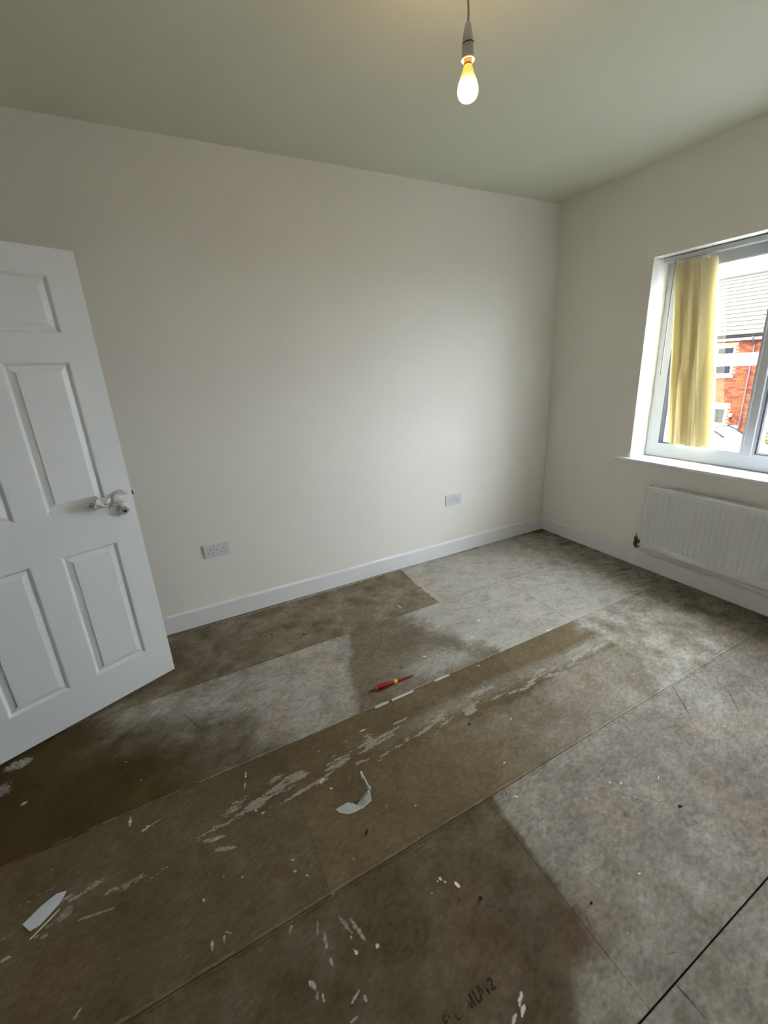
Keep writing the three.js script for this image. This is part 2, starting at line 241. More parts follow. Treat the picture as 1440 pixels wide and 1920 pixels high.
// ------------------------------------------------------------------ window
{
  const win = group('window_1'); struct(win, 'white plastic window with its left light hinged open', 'window');
  const X0 = 0.165, X1 = 0.235, lo = 0.884, hi = 1.996, zl = 0.856, m0 = 1.367, m1 = 1.433, zr = WZ1 - 0.078;
  const rect = (p, z0, z1, y0, y1) => { p.moveTo(-z0, y0); p.lineTo(-z1, y0); p.lineTo(-z1, y1); p.lineTo(-z0, y1); p.closePath(); return p; };
  const ring = (z0, z1, y0, y1, holes, x0, depth, bev) => { // lies across x, bevelled on the room side too
    const s = rect(new THREE.Shape(), z0, z1, y0, y1); for (const h of holes) s.holes.push(rect(new THREE.Path(), ...h));
    return new THREE.ExtrudeGeometry(s, { depth: depth - 2 * bev, bevelEnabled: bev > 0, bevelThickness: bev, bevelSize: bev, bevelOffset: -bev, bevelSegments: 2 }).translate(0, 0, bev).rotateY(Math.PI / 2).translate(x0, 0, 0);
  };
  put('window_frame', ring(WZ0 + 0.001, WZ1 - 0.001, 0.792, WY1 - 0.001, [[zl, m0, lo, hi], [m1, zr, lo, hi]], X0, X1 - X0, 0.006), M.upvc, win);
  put('mullion', rbox(X0 - 0.010, X0 + 0.02, lo - 0.012, hi + 0.012, m0 + 0.008, m1 - 0.008, 0.008, 3), M.upvc, win);
  const grid = (z0, z1, y0, y1, w, x, d) => ring(z0, z1, y0, y1, [[z0 + w, z1 - w, y0 + w, y1 - w]], x, d, 0);
  put('gasket', grid(zl + 0.0005, m0 - 0.0005, lo + 0.0005, hi - 0.0005, 0.004, X0 + 0.012, 0.05), M.gasket, win);
  put('gasket', grid(m1 + 0.0005, zr - 0.0005, lo + 0.0005, hi - 0.0005, 0.005, X0 + 0.012, 0.02), M.gasket, win);
  put('glazing_bead', grid(m1 + 0.0055, zr - 0.0055, lo + 0.0055, hi - 0.0055, 0.012, X0 + 0.022, 0.03), M.upvc, win);
  put('pane', box(0.205, 0.206, lo + 0.01, hi - 0.01, m1 + 0.01, zr - 0.01), M.glass, win);
  put('window_sill', rbox(-0.034, X0 + 0.01, 0.7685, 0.7905, 0.652, 2.14, 0.006, 3), M.gloss, win);
  put('outer_sill', box(X1 - 0.01, T + 0.05, 0.775, 0.795, WZ0 + 0.002, WZ1 - 0.002), M.upvc, win);
  // the open casement, hinged on its left stile
  const cas = new THREE.Group(); cas.name = 'casement'; cas.position.set(X1 + 0.003, 0, 0.852); cas.rotation.y = THREE.MathUtils.degToRad(20.7); win.add(cas);
  const cw = 0.555, cb = 0.858, ct = 2.006, r = 0.062;
  put('casement_frame', ring(0, cw, cb, ct, [[r, cw - r, cb + r, 1.402], [r, cw - r, 1.463, ct - r]], 0, 0.06, 0.008), M.upvc, cas);
  put('gasket', [grid(r + 0.0005, cw - r - 0.0005, cb + r + 0.0005, 1.4015, 0.004, 0.012, 0.03), grid(r + 0.0005, cw - r - 0.0005, 1.4635, ct - r - 0.0005, 0.004, 0.012, 0.03)], M.gasket, cas);
  put('pane', box(0.03, 0.031, cb + r, 1.402, r, cw - r), M.glass, cas);
  put('pane', box(0.03, 0.031, 1.463, ct - r, r, cw - r), M.glass, cas);
}

// ------------------------------------------------------------------ door: six moulded panels, standing open
{
  const ang = THREE.MathUtils.degToRad(23.5), LW = 0.748, B = 0.016, TOP = 1.981, TH = 0.035;
  const door = group('door_1', [-3.0915 - LW * Math.cos(ang), 0, 0.401 + LW * Math.sin(ang)], ang);
  struct(door, 'white six-panel door standing open, its handle still wrapped in film', 'door');
  const cols = [[0.108, 0.323], [LW - 0.323, LW - 0.108]], rows = [[0.189, 0.787], [0.978, 1.571], [1.676, 1.885]];
  const sh = new THREE.Shape([[0, B], [LW, B], [LW, TOP], [0, TOP]].map((q) => new THREE.Vector2(...q)));
  for (const [a, b] of cols) for (const [c, d] of rows) sh.holes.push(new THREE.Path([[a, c], [a, d], [b, d], [b, c]].map((q) => new THREE.Vector2(...q))));
  put('door_leaf', new THREE.ExtrudeGeometry(sh, { depth: TH, bevelEnabled: false }).translate(0, 0, -TH), M.door, door);
  const prof = [[0, 0], [0.003, -0.0008], [0.012, -0.0108], [0.0145, -0.0110], [0.036, -0.0036], [0.0366, -0.0008]];
  const panel = (a, b, c, d, side) => {
    const pos = [], q = (i, k) => { const [s, h] = prof[i], z = side > 0 ? h : -TH - h; return [[a + s, c + s, z], [b - s, c + s, z], [b - s, d - s, z], [a + s, d - s, z]][k % 4]; };
    const quad = (A, Bq, C, E) => side > 0 ? pos.push(...A, ...Bq, ...C, ...A, ...C, ...E) : pos.push(...A, ...C, ...Bq, ...A, ...E, ...C);
    for (let i = 0; i + 1 < prof.length; i++) for (let k = 0; k < 4; k++) quad(q(i, k), q(i, k + 1), q(i + 1, k + 1), q(i + 1, k));
    const L = prof.length - 1; quad(q(L, 0), q(L, 1), q(L, 2), q(L, 3)); return pos;
  };
  for (const [a, b] of cols) for (const [c, d] of rows) {
    const g = new THREE.BufferGeometry(); g.setAttribute('position', new THREE.Float32BufferAttribute([...panel(a, b, c, d, 1), ...panel(a, b, c, d, -1)], 3)); g.computeVertexNormals();
    put('door_panel', g, M.door, door);
  }
  // lever handle and privacy turn, both in crumpled protective film
  const u = LW - 0.058, hy = 0.990;
  const film = (g, s, amp) => { g = mergeVertices(g.deleteAttribute('uv').deleteAttribute('normal')); const p = g.attributes.position; for (let i = 0; i < p.count; i++) { const x = p.getX(i), y = p.getY(i), z = p.getZ(i), n = (k) => (noise(x * s + k * 9 + z * 40, y * s + z * s, 60 + k) - 0.5) * amp; p.setXYZ(i, x + n(1), y + n(2), z + n(3)); } const f = g.toNonIndexed(); f.computeVertexNormals(); return f; };
  const lev = put('lever_handle', [cyl(0.026, 0.026, 0.008, 32).rotateX(Math.PI / 2).translate(u, hy, 0.004), cyl(0.009, 0.009, 0.045, 18).rotateX(Math.PI / 2).translate(u, hy, 0.028), tube([[u + 0.006, hy, 0.05], [u - 0.03, hy + 0.001, 0.053], [u - 0.08, hy - 0.002, 0.053], [u - 0.122, hy - 0.004, 0.050]], 0.0085, 30, 12), new THREE.SphereGeometry(0.0088, 12, 8).translate(u - 0.122, hy - 0.004, 0.05)], M.chrome, door);
  put('protective_film', [film(tube([[u + 0.016, hy - 0.004, 0.03], [u - 0.02, hy + 0.004, 0.054], [u - 0.06, hy + 0.001, 0.056], [u - 0.118, hy - 0.005, 0.052]], 0.0185, 26, 12).scale(1, 1, 1), 60, 0.016),
    film(new THREE.ConeGeometry(0.03, 0.06, 12, 5, true).rotateZ(2.5).translate(u - 0.045, hy - 0.016, 0.052), 70, 0.014), film(new THREE.SphereGeometry(0.032, 14, 10).scale(1, 1, 0.55).translate(u + 0.004, hy, 0.014), 70, 0.018)], M.film, lev);
  const turn = put('privacy_turn', [cyl(0.021, 0.023, 0.008, 28).rotateX(Math.PI / 2).translate(u - 0.002, 0.928, 0.004), cyl(0.008, 0.010, 0.018, 16).rotateX(Math.PI / 2).translate(u - 0.002, 0.928, 0.016), rbox(u - 0.006, u + 0.002, 0.916, 0.940, 0.022, 0.036, 0.003)], M.chrome, door);
  put('protective_film', film(new THREE.CylinderGeometry(0.019, 0.026, 0.036, 16, 5, true).rotateX(Math.PI / 2).rotateY(0.2).translate(u - 0.002, 0.928, 0.020), 75, 0.012), M.film, turn);
  put('keyway', cyl(0.0085, 0.0085, 0.002, 5).rotateX(Math.PI / 2).translate(u + 0.002, 0.926, 0.038), M.dark, turn);
  put('latch_bolt', rbox(LW, LW + 0.010, 0.981, 1.000, -0.024, -0.010, 0.002), std([0.05, 0.048, 0.045], 0.4, { metalness: 0.8 }), door);
  for (const y of [0.2, 1.0, 1.75]) put('hinge', [cyl(0.006, 0.006, 0.09, 14).translate(-0.004, y + 0.03, -TH - 0.004), box(-0.001, 0, y - 0.015, y + 0.075, -TH, -0.004)], M.chrome, door);
}

// ------------------------------------------------------------------ radiator under the window
{
  const t = group('radiator', [-0.1, 0, 0.985]); tag(t, 'white fluted panel radiator on the wall below the window', 'radiator');
  const L = 0.90, y0 = 0.194, y1 = 0.643, pitch = 1 / 30, per = 10, cols = Math.round(L / pitch * per), ys = [0, 0.006, 0.034, 0.040, 0.050, 0.060, 0.24, 0.393, 0.401, 0.409, 0.415, 0.442, 0.449];
  const pos = [], idx = [];
  for (let j = 0; j < ys.length; j++) for (let i = 0; i <= cols; i++) {
    const z = i / cols * L, f = ((z - 0.02) / pitch + 100) % 1, e = sst(0.036, 0.060, ys[j]) * sst(0.415, 0.391, ys[j]) * sst(0.012, 0.02, z) * sst(L - 0.012, L - 0.02, z);
    const groove = sst(0.12, 0.30, f) * sst(0.88, 0.70, f), edge = (j === 0 || j === ys.length - 1 || i === 0 || i === cols) ? 0.005 : 0;
    pos.push(0.0005 + 0.007 * groove * e + edge, y0 + ys[j], z);
  }
  for (let j = 0; j + 1 < ys.length; j++) for (let i = 0; i < cols; i++) { const a = j * (cols + 1) + i, b = a + 1, c = a + cols + 1, d = c + 1; idx.push(a, b, c, b, d, c); }
  const g = new THREE.BufferGeometry(); g.setAttribute('position', new THREE.Float32BufferAttribute(pos, 3)); g.setIndex(idx); g.computeVertexNormals();
  put('front_panel', g, M.steelWhite, t);
  put('panel_back', [box(0.0055, 0.014, y0, y1 - 0.002, 0.001, L - 0.001)], M.steelWhite, t);
  const fins = []; for (let z = 0.03; z < L - 0.02; z += 0.025) fins.push(box(0.014, 0.05, y0 + 0.03, y1 - 0.03, z, z + 0.001));
  put('convector_fins', fins, M.steelWhite, t);
  for (const z of [0.12, L - 0.15]) put('wall_bracket', box(0.014, 0.1, y0 + 0.05, y1 - 0.05, z, z + 0.03), M.steelWhite, t);
  put('end_cap', rbox(0.004, 0.062, y0 + 0.012, y1 - 0.001, -0.001, 0.003, 0.0015), M.steelWhite, t);
  put('end_cap', rbox(0.004, 0.062, y0 + 0.012, y1 - 0.001, L - 0.003, L + 0.001, 0.0015), M.steelWhite, t);
  const gr = [box(0.016, 0.020, y1 - 0.006, y1 - 0.001, 0.13, L - 0.003), box(0.056, 0.062, y1 - 0.006, y1 - 0.001, 0.13, L - 0.003)];
  for (let z = 0.13; z < L - 0.004; z += 0.012) gr.push(box(0.016, 0.06, y1 - 0.005, y1 - 0.0015, z, z + 0.006));
  put('top_grille', gr, M.steelWhite, t);
  // lockshield valve at the left end
  const v = put('valve', [cyl(0.011, 0.011, 0.05, 16).translate(0.045, 0.212, -0.055), cyl(0.015, 0.015, 0.016, 6).translate(0.045, 0.190, -0.055), cyl(0.013, 0.013, 0.012, 6).translate(0.045, 0.236, -0.055), cyl(0.008, 0.008, 0.058, 14).rotateX(Math.PI / 2).translate(0.045, 0.214, -0.026), cyl(0.014, 0.014, 0.014, 6).rotateX(Math.PI / 2).translate(0.045, 0.214, -0.028)], std([0.09, 0.08, 0.07], 0.35, { metalness: 0.9 }), t);
  put('valve_spindle', cyl(0.004, 0.005, 0.026, 12).translate(0.045, 0.254, -0.055), std([0.25, 0.24, 0.22], 0.5), v);
  put('pipe', tube([[0.045, 0.186, -0.055], [0.045, 0.168, -0.055], [0.052, 0.160, -0.055], [0.07, 0.158, -0.055], [0.0985, 0.158, -0.055]], 0.0065, 24, 10), std([0.14, 0.12, 0.10], 0.4, { metalness: 0.8 }), v);
}

// ------------------------------------------------------------------ double sockets on the back wall
{
  const make = (x, y) => {
    const t = group('power_socket', [x, y, 0]);
    put('faceplate', rbox(-0.0735, 0.0735, -0.043, 0.043, 0.0002, 0.0100, 0.0035, 3), M.plastic, t);
    for (const s of [-0.036, 0.036]) {
      for (const [dx, dy, w, h] of [[0, 0.007, 0.0045, 0.008], [-0.011, -0.013, 0.0068, 0.0045], [0.011, -0.013, 0.0068, 0.0045]]) put('pin_hole', box(s + dx - w / 2, s + dx + w / 2, dy - h / 2, dy + h / 2, 0.0080, 0.0102), M.dark, t);
    }
    for (const s of [-0.009, 0.009]) { const k = put('switch', rbox(s - 0.0055, s + 0.0055, 0.002, 0.024, 0.008, 0.0125, 0.0015), M.plastic, t); k.rotation.x = 0; put('switch_gap', box(s - 0.0066, s + 0.0066, 0.001, 0.0252, 0.009, 0.01015), std([0.25, 0.25, 0.26], 0.6), k); }
    for (const s of [-0.0305 * 2, 0.0305 * 2]) put('screw_head', cyl(0.0032, 0.0032, 0.001, 14).rotateX(Math.PI / 2).translate(s, -0.002, 0.0102), M.plastic, t);
    return t;
  };
  tag(make(-2.763, 0.476), 'white double wall socket close to the open door', 'socket', 'double sockets on the back wall');
  tag(make(-0.999, 0.469), 'white double wall socket close to the room corner and radiator', 'socket', 'double sockets on the back wall');
}

// ------------------------------------------------------------------ vertical blind, its vanes gathered at the left
{
  const t = group('vertical_blind', [0.105, 2.066, WZ0]); tag(t, 'cream vertical blind with its fabric vanes bunched at the window\'s left side', 'blind');
  put('headrail', [rbox(-0.022, 0.022, -0.028, 0.0, 0.012, 1.235, 0.004), box(-0.006, 0.006, -0.0295, -0.027, 0.02, 1.22)], std([0.52, 0.52, 0.49], 0.4), t);
  const fab = std([0.85, 0.78, 0.51], 0.95, { transmission: 0.44, thickness: 0 });
  const hookM = std([0.9, 0.88, 0.74], 0.3);
  for (let i = 0; i < 15; i++) {
    const z0 = 0.118 + i * 0.0107, f = i / 14, NS = 8, NT = 44, top = -0.044, bot = -1.162 + 0.02 * rnd(), ph = rr(-1, 1), lean = lerp(0.112, 0.150, f) + 0.010 * ph, belly = 0.010 * ph;
    const pos = [], uv = [], idx = [];
    for (let b = 0; b <= NT; b++) for (let a = 0; a <= NS; a++) {
      const s = a / NS - 0.5, q = b / NT, tw = THREE.MathUtils.degToRad(lerp(58, 52 + 14 * ph, q)), curl = lerp(0.006, 0.016, q);
      const bend = lean * Math.pow(q, lerp(0.95, 0.85, f)) - belly * Math.sin(Math.PI * Math.min(1, q * 1.05)) * (0.5 - s) * 1.2;
      pos.push(s * 0.089 * Math.cos(tw) + 0.004 * Math.sin(q * 7 + i), lerp(top, bot, q), z0 + s * 0.089 * Math.sin(tw) + bend + curl * (1 - 4 * s * s) * (i % 2 ? 1 : -0.6)); uv.push(a / NS, q);
    }
    for (let b = 0; b < NT; b++) for (let a = 0; a < NS; a++) { const k = b * (NS + 1) + a; idx.push(k, k + NS + 1, k + 1, k + 1, k + NS + 1, k + NS + 2); }
    const g = new THREE.BufferGeometry(); g.setAttribute('position', new THREE.Float32BufferAttribute(pos, 3)); g.setAttribute('uv', new THREE.Float32BufferAttribute(uv, 2)); g.setIndex(idx); g.computeVertexNormals();
    const v = put('vane', g, fab, t);
    put('vane_hook', [cyl(0.0045, 0.0035, 0.012, 8).translate(0, -0.036, z0), rbox(-0.012, 0.012, -0.05, -0.041, z0 - 0.002, z0 + 0.002, 0.001, 1)], hookM, v);
  }
  put('wand', [cyl(0.004, 0.004, 0.672, 10).translate(-0.020, -0.364, 0.088), cyl(0.006, 0.0045, 0.016, 10).translate(-0.020, -0.704, 0.088)], std([0.36, 0.36, 0.35], 0.4), t);
}

// ------------------------------------------------------------------ pendant lamp
{
  const px = -1.93, pz = 1.397, t = group('pendant_lamp', [px, H, pz]); tag(t, 'bare lit bulb hanging from the ceiling on a white flex', 'lamp');
  const wp = std([0.62, 0.61, 0.57], 0.45);
  put('ceiling_rose', lathe([[0, 0], [0.038, 0], [0.038, -0.008], [0.03, -0.02], [0.012, -0.026], [0, -0.026]]), wp, t);
  const y = (v) => v - H; // heights in the room
  put('flex', tube([[0, y(2.57), 0], [0.001, y(2.5), 0], [-0.001, y(2.455), 0.001], [0.0015, y(2.43), 0], [0, y(2.392), 0]], 0.0032, 40, 8), std([0.42, 0.41, 0.38], 0.5), t);
  const holder = put('lampholder', lathe([[0, y(2.405)], [0.006, y(2.405)], [0.009, y(2.399)], [0.0145, y(2.375)], [0.0158, y(2.362)], [0.0158, y(2.359)], [0.0145, y(2.3585)], [0.0145, y(2.357)], [0.0163, y(2.3565)], [0.0165, y(2.328)], [0.0195, y(2.326)], [0.0195, y(2.320)], [0.0165, y(2.319)], [0.014, y(2.326)], [0, y(2.327)]]), wp, t);
  put('retaining_gap', new THREE.TorusGeometry(0.0160, 0.0012, 8, 32).rotateX(Math.PI / 2).rotateZ(0.12).translate(0, y(2.3575), 0), M.dark, holder);
  const bulb = put('bulb_cap', lathe([[0, y(2.326)], [0.0115, y(2.326)], [0.0115, y(2.309)], [0.012, y(2.306)], [0, y(2.306)]]), std([0.32, 0.22, 0.10], 0.35, { metalness: 0.9 }), t);
  const gm = std([0.5, 0.42, 0.3], 0.3), gd = new Uint8Array(64 * 4);
  for (let i = 0; i < 64; i++) { const q = i / 63, b = sst(0.22, 0.50, q) * sst(1.12, 0.86, q); gd.set([255 * lerp(0.40, 1, b), 255 * lerp(0.25, 0.86, b), 255 * lerp(0.035, 0.52, b), 255], i * 4); } // the frosted glass glows most around the filament
  gm.emissiveMap = dataTex(1, 64, gd); gm.emissive.setRGB(1, 1, 1); gm.emissiveIntensity = 0.13;
  const pts = [[0.0122, 2.3065], [0.0138, 2.301], [0.0165, 2.293], [0.0215, 2.281], [0.0268, 2.268], [0.0296, 2.257], [0.0303, 2.249], [0.0295, 2.241], [0.0262, 2.233], [0.020, 2.227], [0.011, 2.2232], [0, 2.222]].map(([r, v]) => [r, y(v)]);
  put('bulb_glass', lathe(new THREE.SplineCurve(pts.map((q) => new THREE.Vector2(...q))).getPoints(36).map((q) => [Math.max(0, q.x), q.y]), 36), gm, bulb);
  const l = new THREE.PointLight(new THREE.Color().setRGB(1.0, 0.62, 0.27), LAMP); l.name = 'bulb_light'; l.position.set(0, y(2.252), 0); l.castShadow = true; l.shadow.radius = 1; t.add(l);
}

// ------------------------------------------------------------------ things lying on the floor
{ // screwdriver, pointing to the right
  const t = group('screwdriver', [-2.238, 0.0150, 1.088], -0.03); tag(t, 'red insulated screwdriver with yellow collar lying on the floorboards', 'screwdriver');
  const red = std([0.27, 0.006, 0.010], 0.25, { clearcoat: 0.6, clearcoatRoughness: 0.2 }), yel = std([0.72, 0.36, 0.01], 0.4);
  const hex = (pts, n, k) => { const g = lathe(pts, n), p = g.attributes.position; for (let i = 0; i < p.count; i++) { const a = Math.atan2(p.getZ(i), p.getX(i)), f = 1 - k * (0.5 - 0.5 * Math.cos(6 * a)); p.setX(i, p.getX(i) * f); p.setZ(i, p.getZ(i) * f); } g.computeVertexNormals(); return g.rotateZ(-Math.PI / 2); };
  put('handle', hex([[0.0125, 0.006], [0.0152, 0.016], [0.0152, 0.045], [0.0138, 0.070], [0.0112, 0.090], [0.0105, 0.098]], 48, 0.12), red, t);
  put('end_cap', lathe([[0, 0], [0.008, 0.0005], [0.0122, 0.004], [0.0126, 0.007]], 28).rotateZ(-Math.PI / 2), yel, t);
  put('collar', hex([[0.0105, 0.097], [0.0132, 0.100], [0.0140, 0.108], [0.0128, 0.115], [0.007, 0.119]], 36, 0.08), yel, t);
  const bl = put('shaft', lathe([[0.0052, 0.117], [0.0050, 0.150], [0.0042, 0.188], [0.0030, 0.196], [0.0024, 0.1965]], 18).rotateZ(-Math.PI / 2), red, t);
  put('tip', lathe([[0.0024, 0.196], [0.0024, 0.205], [0.0012, 0.213], [0, 0.2135]], 12).rotateZ(-Math.PI / 2), std([0.03, 0.03, 0.03], 0.4, { metalness: 0.8 }), bl);
  t.rotation.z = -0.045;
}
function ribbon(rows, thick) { // rows: [left point, right point]; a thin closed strip
  const pos = [], idx = [], n = rows.length, A = rows.map((r) => r.map((q) => V3(...q)));
  for (let i = 0; i < n; i++) { const d = A[Math.min(n - 1, i + 1)][0].clone().sub(A[Math.max(0, i - 1)][0]), nn = d.cross(A[i][1].clone().sub(A[i][0])).normalize().multiplyScalar(thick / 2); for (const [k, s] of [[0, 1], [1, 1], [1, -1], [0, -1]]) { const q = A[i][k].clone().addScaledVector(nn, s); pos.push(q.x, q.y, q.z); } }
  for (let i = 0; i + 1 < n; i++) for (let k = 0; k < 4; k++) { const a = i * 4 + k, b = i * 4 + (k + 1) % 4; idx.push(a, b, a + 4, b, b + 4, a + 4); }
  idx.push(0, 2, 1, 0, 3, 2); const e = (n - 1) * 4; idx.push(e, e + 1, e + 2, e, e + 2, e + 3);
  let g = new THREE.BufferGeometry(); g.setAttribute('position', new THREE.Float32BufferAttribute(pos, 3)); g.setIndex(idx); g = g.toNonIndexed(); g.computeVertexNormals(); return g;
}
{ // the curled white strip
  const t = group('plastic_strip', [-2.53, 0, 1.54]); tag(t, 'curled strip of white plastic packaging lying near the screwdriver', 'packaging strip');
  const wf = std([0.50, 0.53, 0.47], 0.45), wf2 = std([0.36, 0.39, 0.35], 0.45);
  const P = (x, y, z) => [x + 2.53, y, z - 1.54];
  put('film', ribbon([[P(-2.610, 0.004, 1.543), P(-2.608, 0.0015, 1.549)], [P(-2.589, 0.006, 1.543), P(-2.600, 0.0012, 1.562)], [P(-2.564, 0.010, 1.545), P(-2.579, 0.0012, 1.579)], [P(-2.550, 0.010, 1.557), P(-2.557, 0.0012, 1.585)], [P(-2.538, 0.008, 1.570), P(-2.524, 0.0018, 1.585)]], 0.0012), wf, t);
  put('fold', ribbon([[P(-2.538, 0.008, 1.570), P(-2.524, 0.0018, 1.585)], [P(-2.510, 0.016, 1.565), P(-2.502, 0.003, 1.582)], [P(-2.490, 0.021, 1.558), P(-2.485, 0.005, 1.577)], [P(-2.481, 0.027, 1.548), P(-2.479, 0.022, 1.552)]], 0.0012), wf2, t);
  for (const [a, b] of [[[-2.538, 0.009, 1.571], [-2.484, 0.025, 1.552]], [[-2.524, 0.003, 1.586], [-2.486, 0.006, 1.578]]]) put('rim', tube([P(...a), P((a[0] + b[0]) / 2, (a[1] + b[1]) / 2 + 0.001, (a[2] + b[2]) / 2), P(...b)], 0.0013, 10, 6), std([0.66, 0.67, 0.62], 0.5), t);
  const k = put('stem', tube([P(-2.478, 0.024, 1.549), P(-2.479, 0.027, 1.515), P(-2.480, 0.030, 1.474)], 0.0024, 16, 8), std([0.70, 0.71, 0.66], 0.4), t);
  const km = std([0.45, 0.47, 0.43], 0.5); put('knuckle', new THREE.SphereGeometry(0.0065, 14, 10).translate(...P(-2.478, 0.024, 1.545)), km, k);
  put('foot', [rbox(...[-2.484, -2.476].map((v) => v + 2.53), 0.0005, 0.0315, 1.472 - 1.54, 1.482 - 1.54, 0.002)], std([0.60, 0.62, 0.57], 0.5), k);
}
{ // pale shard by the left edge of the picture
  const t = group('plaster_shard', [-3.47, 0, 1.405]); tag(t, 'long tapered white shard of plaster at the left of the dark boards', 'shard');
  const P = (x, y, z) => [x + 3.47, y, z - 1.405], wm = std([0.62, 0.64, 0.66], 0.7);
  const rows = [[[-3.422, 1.364], [-3.4215, 1.366]], [[-3.445, 1.360], [-3.428, 1.382]], [[-3.463, 1.366], [-3.441, 1.399]], [[-3.483, 1.378], [-3.462, 1.420]], [[-3.502, 1.392], [-3.476, 1.431]], [[-3.519, 1.406], [-3.497, 1.434]]].map(([a, b], i) => [P(a[0], 0.0026 + 0.001 * (i % 2), a[1]), P(b[0], 0.0024, b[1])]);
  put('face', ribbon(rows, 0.0032), wm, t);
  put('splinter', ribbon([[P(-3.492, 0.0025, 1.457), P(-3.4905, 0.0015, 1.4585)], [P(-3.457, 0.003, 1.430), P(-3.454, 0.0015, 1.4335)], [P(-3.431, 0.0025, 1.409), P(-3.4295, 0.0015, 1.411)]], 0.002), std([0.60, 0.58, 0.50], 0.8), t);
}
function chip(name, x, z, sx, sy, sz, turn, color, label, category, grp) { // an irregular broken bit
  const g = mergeVertices(new THREE.IcosahedronGeometry(0.5, 1).deleteAttribute('uv').deleteAttribute('normal')), p = g.attributes.position, s = Math.round(x * 1000);
  for (let i = 0; i < p.count; i++) { const f = 0.72 + 0.5 * hash(i, s, 5); p.setXYZ(i, p.getX(i) * f * sx, Math.max(-0.4, p.getY(i) * f) * sy, p.getZ(i) * f * sz); }
  const f = g.toNonIndexed(); f.computeVertexNormals(); f.computeBoundingBox(); f.translate(0, -f.boundingBox.min.y + 0.0002, 0);
  const m = put(name, f, std(color, 0.85), undefined); m.position.set(x, 0, z); m.rotation.y = turn; return tag(m, label, category, grp);
}
const brown = [0.10, 0.07, 0.04], tan = [0.30, 0.25, 0.17], wht = [0.70, 0.69, 0.64], blk = [0.012, 0.010, 0.009];
chip('wood_crumb', -2.840, 1.801, 0.022, 0.012, 0.011, 0.9, tan, 'tan wood crumb beside the long joint left of the stamped lettering', 'debris');
chip('wood_crumb', -2.333, 2.003, 0.009, 0.011, 0.013, 0.2, brown, 'dark brown wood crumb beside the white paint flake', 'debris');
chip('wood_crumb', -3.258, 1.448, 0.022, 0.010, 0.010, 0.5, tan, 'tan wood crumb between the white shard and scraped glue', 'debris');
chip('wood_crumb', -2.617, 1.724, 0.009, 0.009, 0.008, 0.5, tan, 'tiny tan crumb below the curled plastic strip', 'debris');
chip('wood_splinter', -2.546, 1.669, 0.022, 0.006, 0.005, 0.9, blk, 'thin black splinter just below the curled plastic strip', 'debris');
chip('wood_crumb', -2.388, 1.975, 0.007, 0.007, 0.007, 0, brown, 'smallest dark crumb, directly under the white paint flake', 'debris');
chip('grit', -2.568, 0.346, 0.012, 0.008, 0.010, 0.4, blk, 'black speck of grit on the board by the back skirting', 'debris');
chip('wood_splinter', -2.402, 0.449, 0.020, 0.007, 0.007, -0.8, blk, 'bent black sliver on the brown board below the back wall', 'debris');
chip('grit', -1.571, 2.129, 0.014, 0.006, 0.007, -0.6, blk, 'black grit flake on the pale grey board at right', 'debris');
chip('grit', -2.068, 2.167, 0.008, 0.007, 0.007, 0.3, blk, 'black grit speck by the edge of the pale dusty board', 'debris');
chip('grit', -1.972, 1.480, 0.009, 0.007, 0.008, 0.3, blk, 'black grit speck on the brown board near the scraped glue', 'debris');
chip('paint_flake', -2.373, 1.941, 0.010, 0.003, 0.022, 0.2, wht, 'white paint flake on the dark board above the stamped lettering', 'paint flake');
chip('paint_flake', -2.386, 1.273, 0.030, 0.003, 0.005, -0.1, wht, 'thin white paint flake between the screwdriver and plastic strip', 'paint flake');
chip('paint_flake', -1.163, 1.173, 0.050, 0.004, 0.012, 0.05, wht, 'white paint flake in the joint furthest towards the radiator', 'paint flake');
chip('paint_flake', -1.53, 2.03, 0.018, 0.002, 0.004, 0.7, wht, 'short white sliver on the pale grey board at right', 'paint flake');
chip('paint_flake', -1.665, 1.976, 0.010, 0.003, 0.007, 0.7, wht, 'tiny white fleck nearest the joint on the pale grey board', 'paint flake');
tag(put('caulk_strip', ribbon([[[-2.197, 0.004, 1.182], [-2.197, 0.0012, 1.190]], [[-2.16, 0.005, 1.180], [-2.16, 0.0012, 1.190]], [[-2.12, 0.005, 1.181], [-2.12, 0.0012, 1.190]], [[-2.08, 0.006, 1.182], [-2.08, 0.0012, 1.188]]], 0.0022), std([0.62, 0.60, 0.53], 0.8)), 'straight strip of white caulk in the joint just below the screwdriver', 'caulk strip');
tag(put('caulk_strip', ribbon([[[-2.285, 0.003, 1.182], [-2.285, 0.0012, 1.190]], [[-2.25, 0.004, 1.179], [-2.25, 0.0012, 1.191]], [[-2.215, 0.004, 1.182], [-2.215, 0.0012, 1.190]]], 0.002), std([0.50, 0.47, 0.40], 0.85)), 'dull short strip of caulk left of the straight white one', 'caulk strip');
tag(put('caulk_strip', ribbon([[[-1.955, 0.003, 1.178], [-1.955, 0.0012, 1.186]], [[-1.93, 0.005, 1.176], [-1.93, 0.0012, 1.187]], [[-1.87, 0.004, 1.178], [-1.87, 0.0012, 1.186]]], 0.002), std([0.62, 0.60, 0.53], 0.8)), 'pale strip of caulk in the joint right of the screwdriver tip', 'caulk strip');

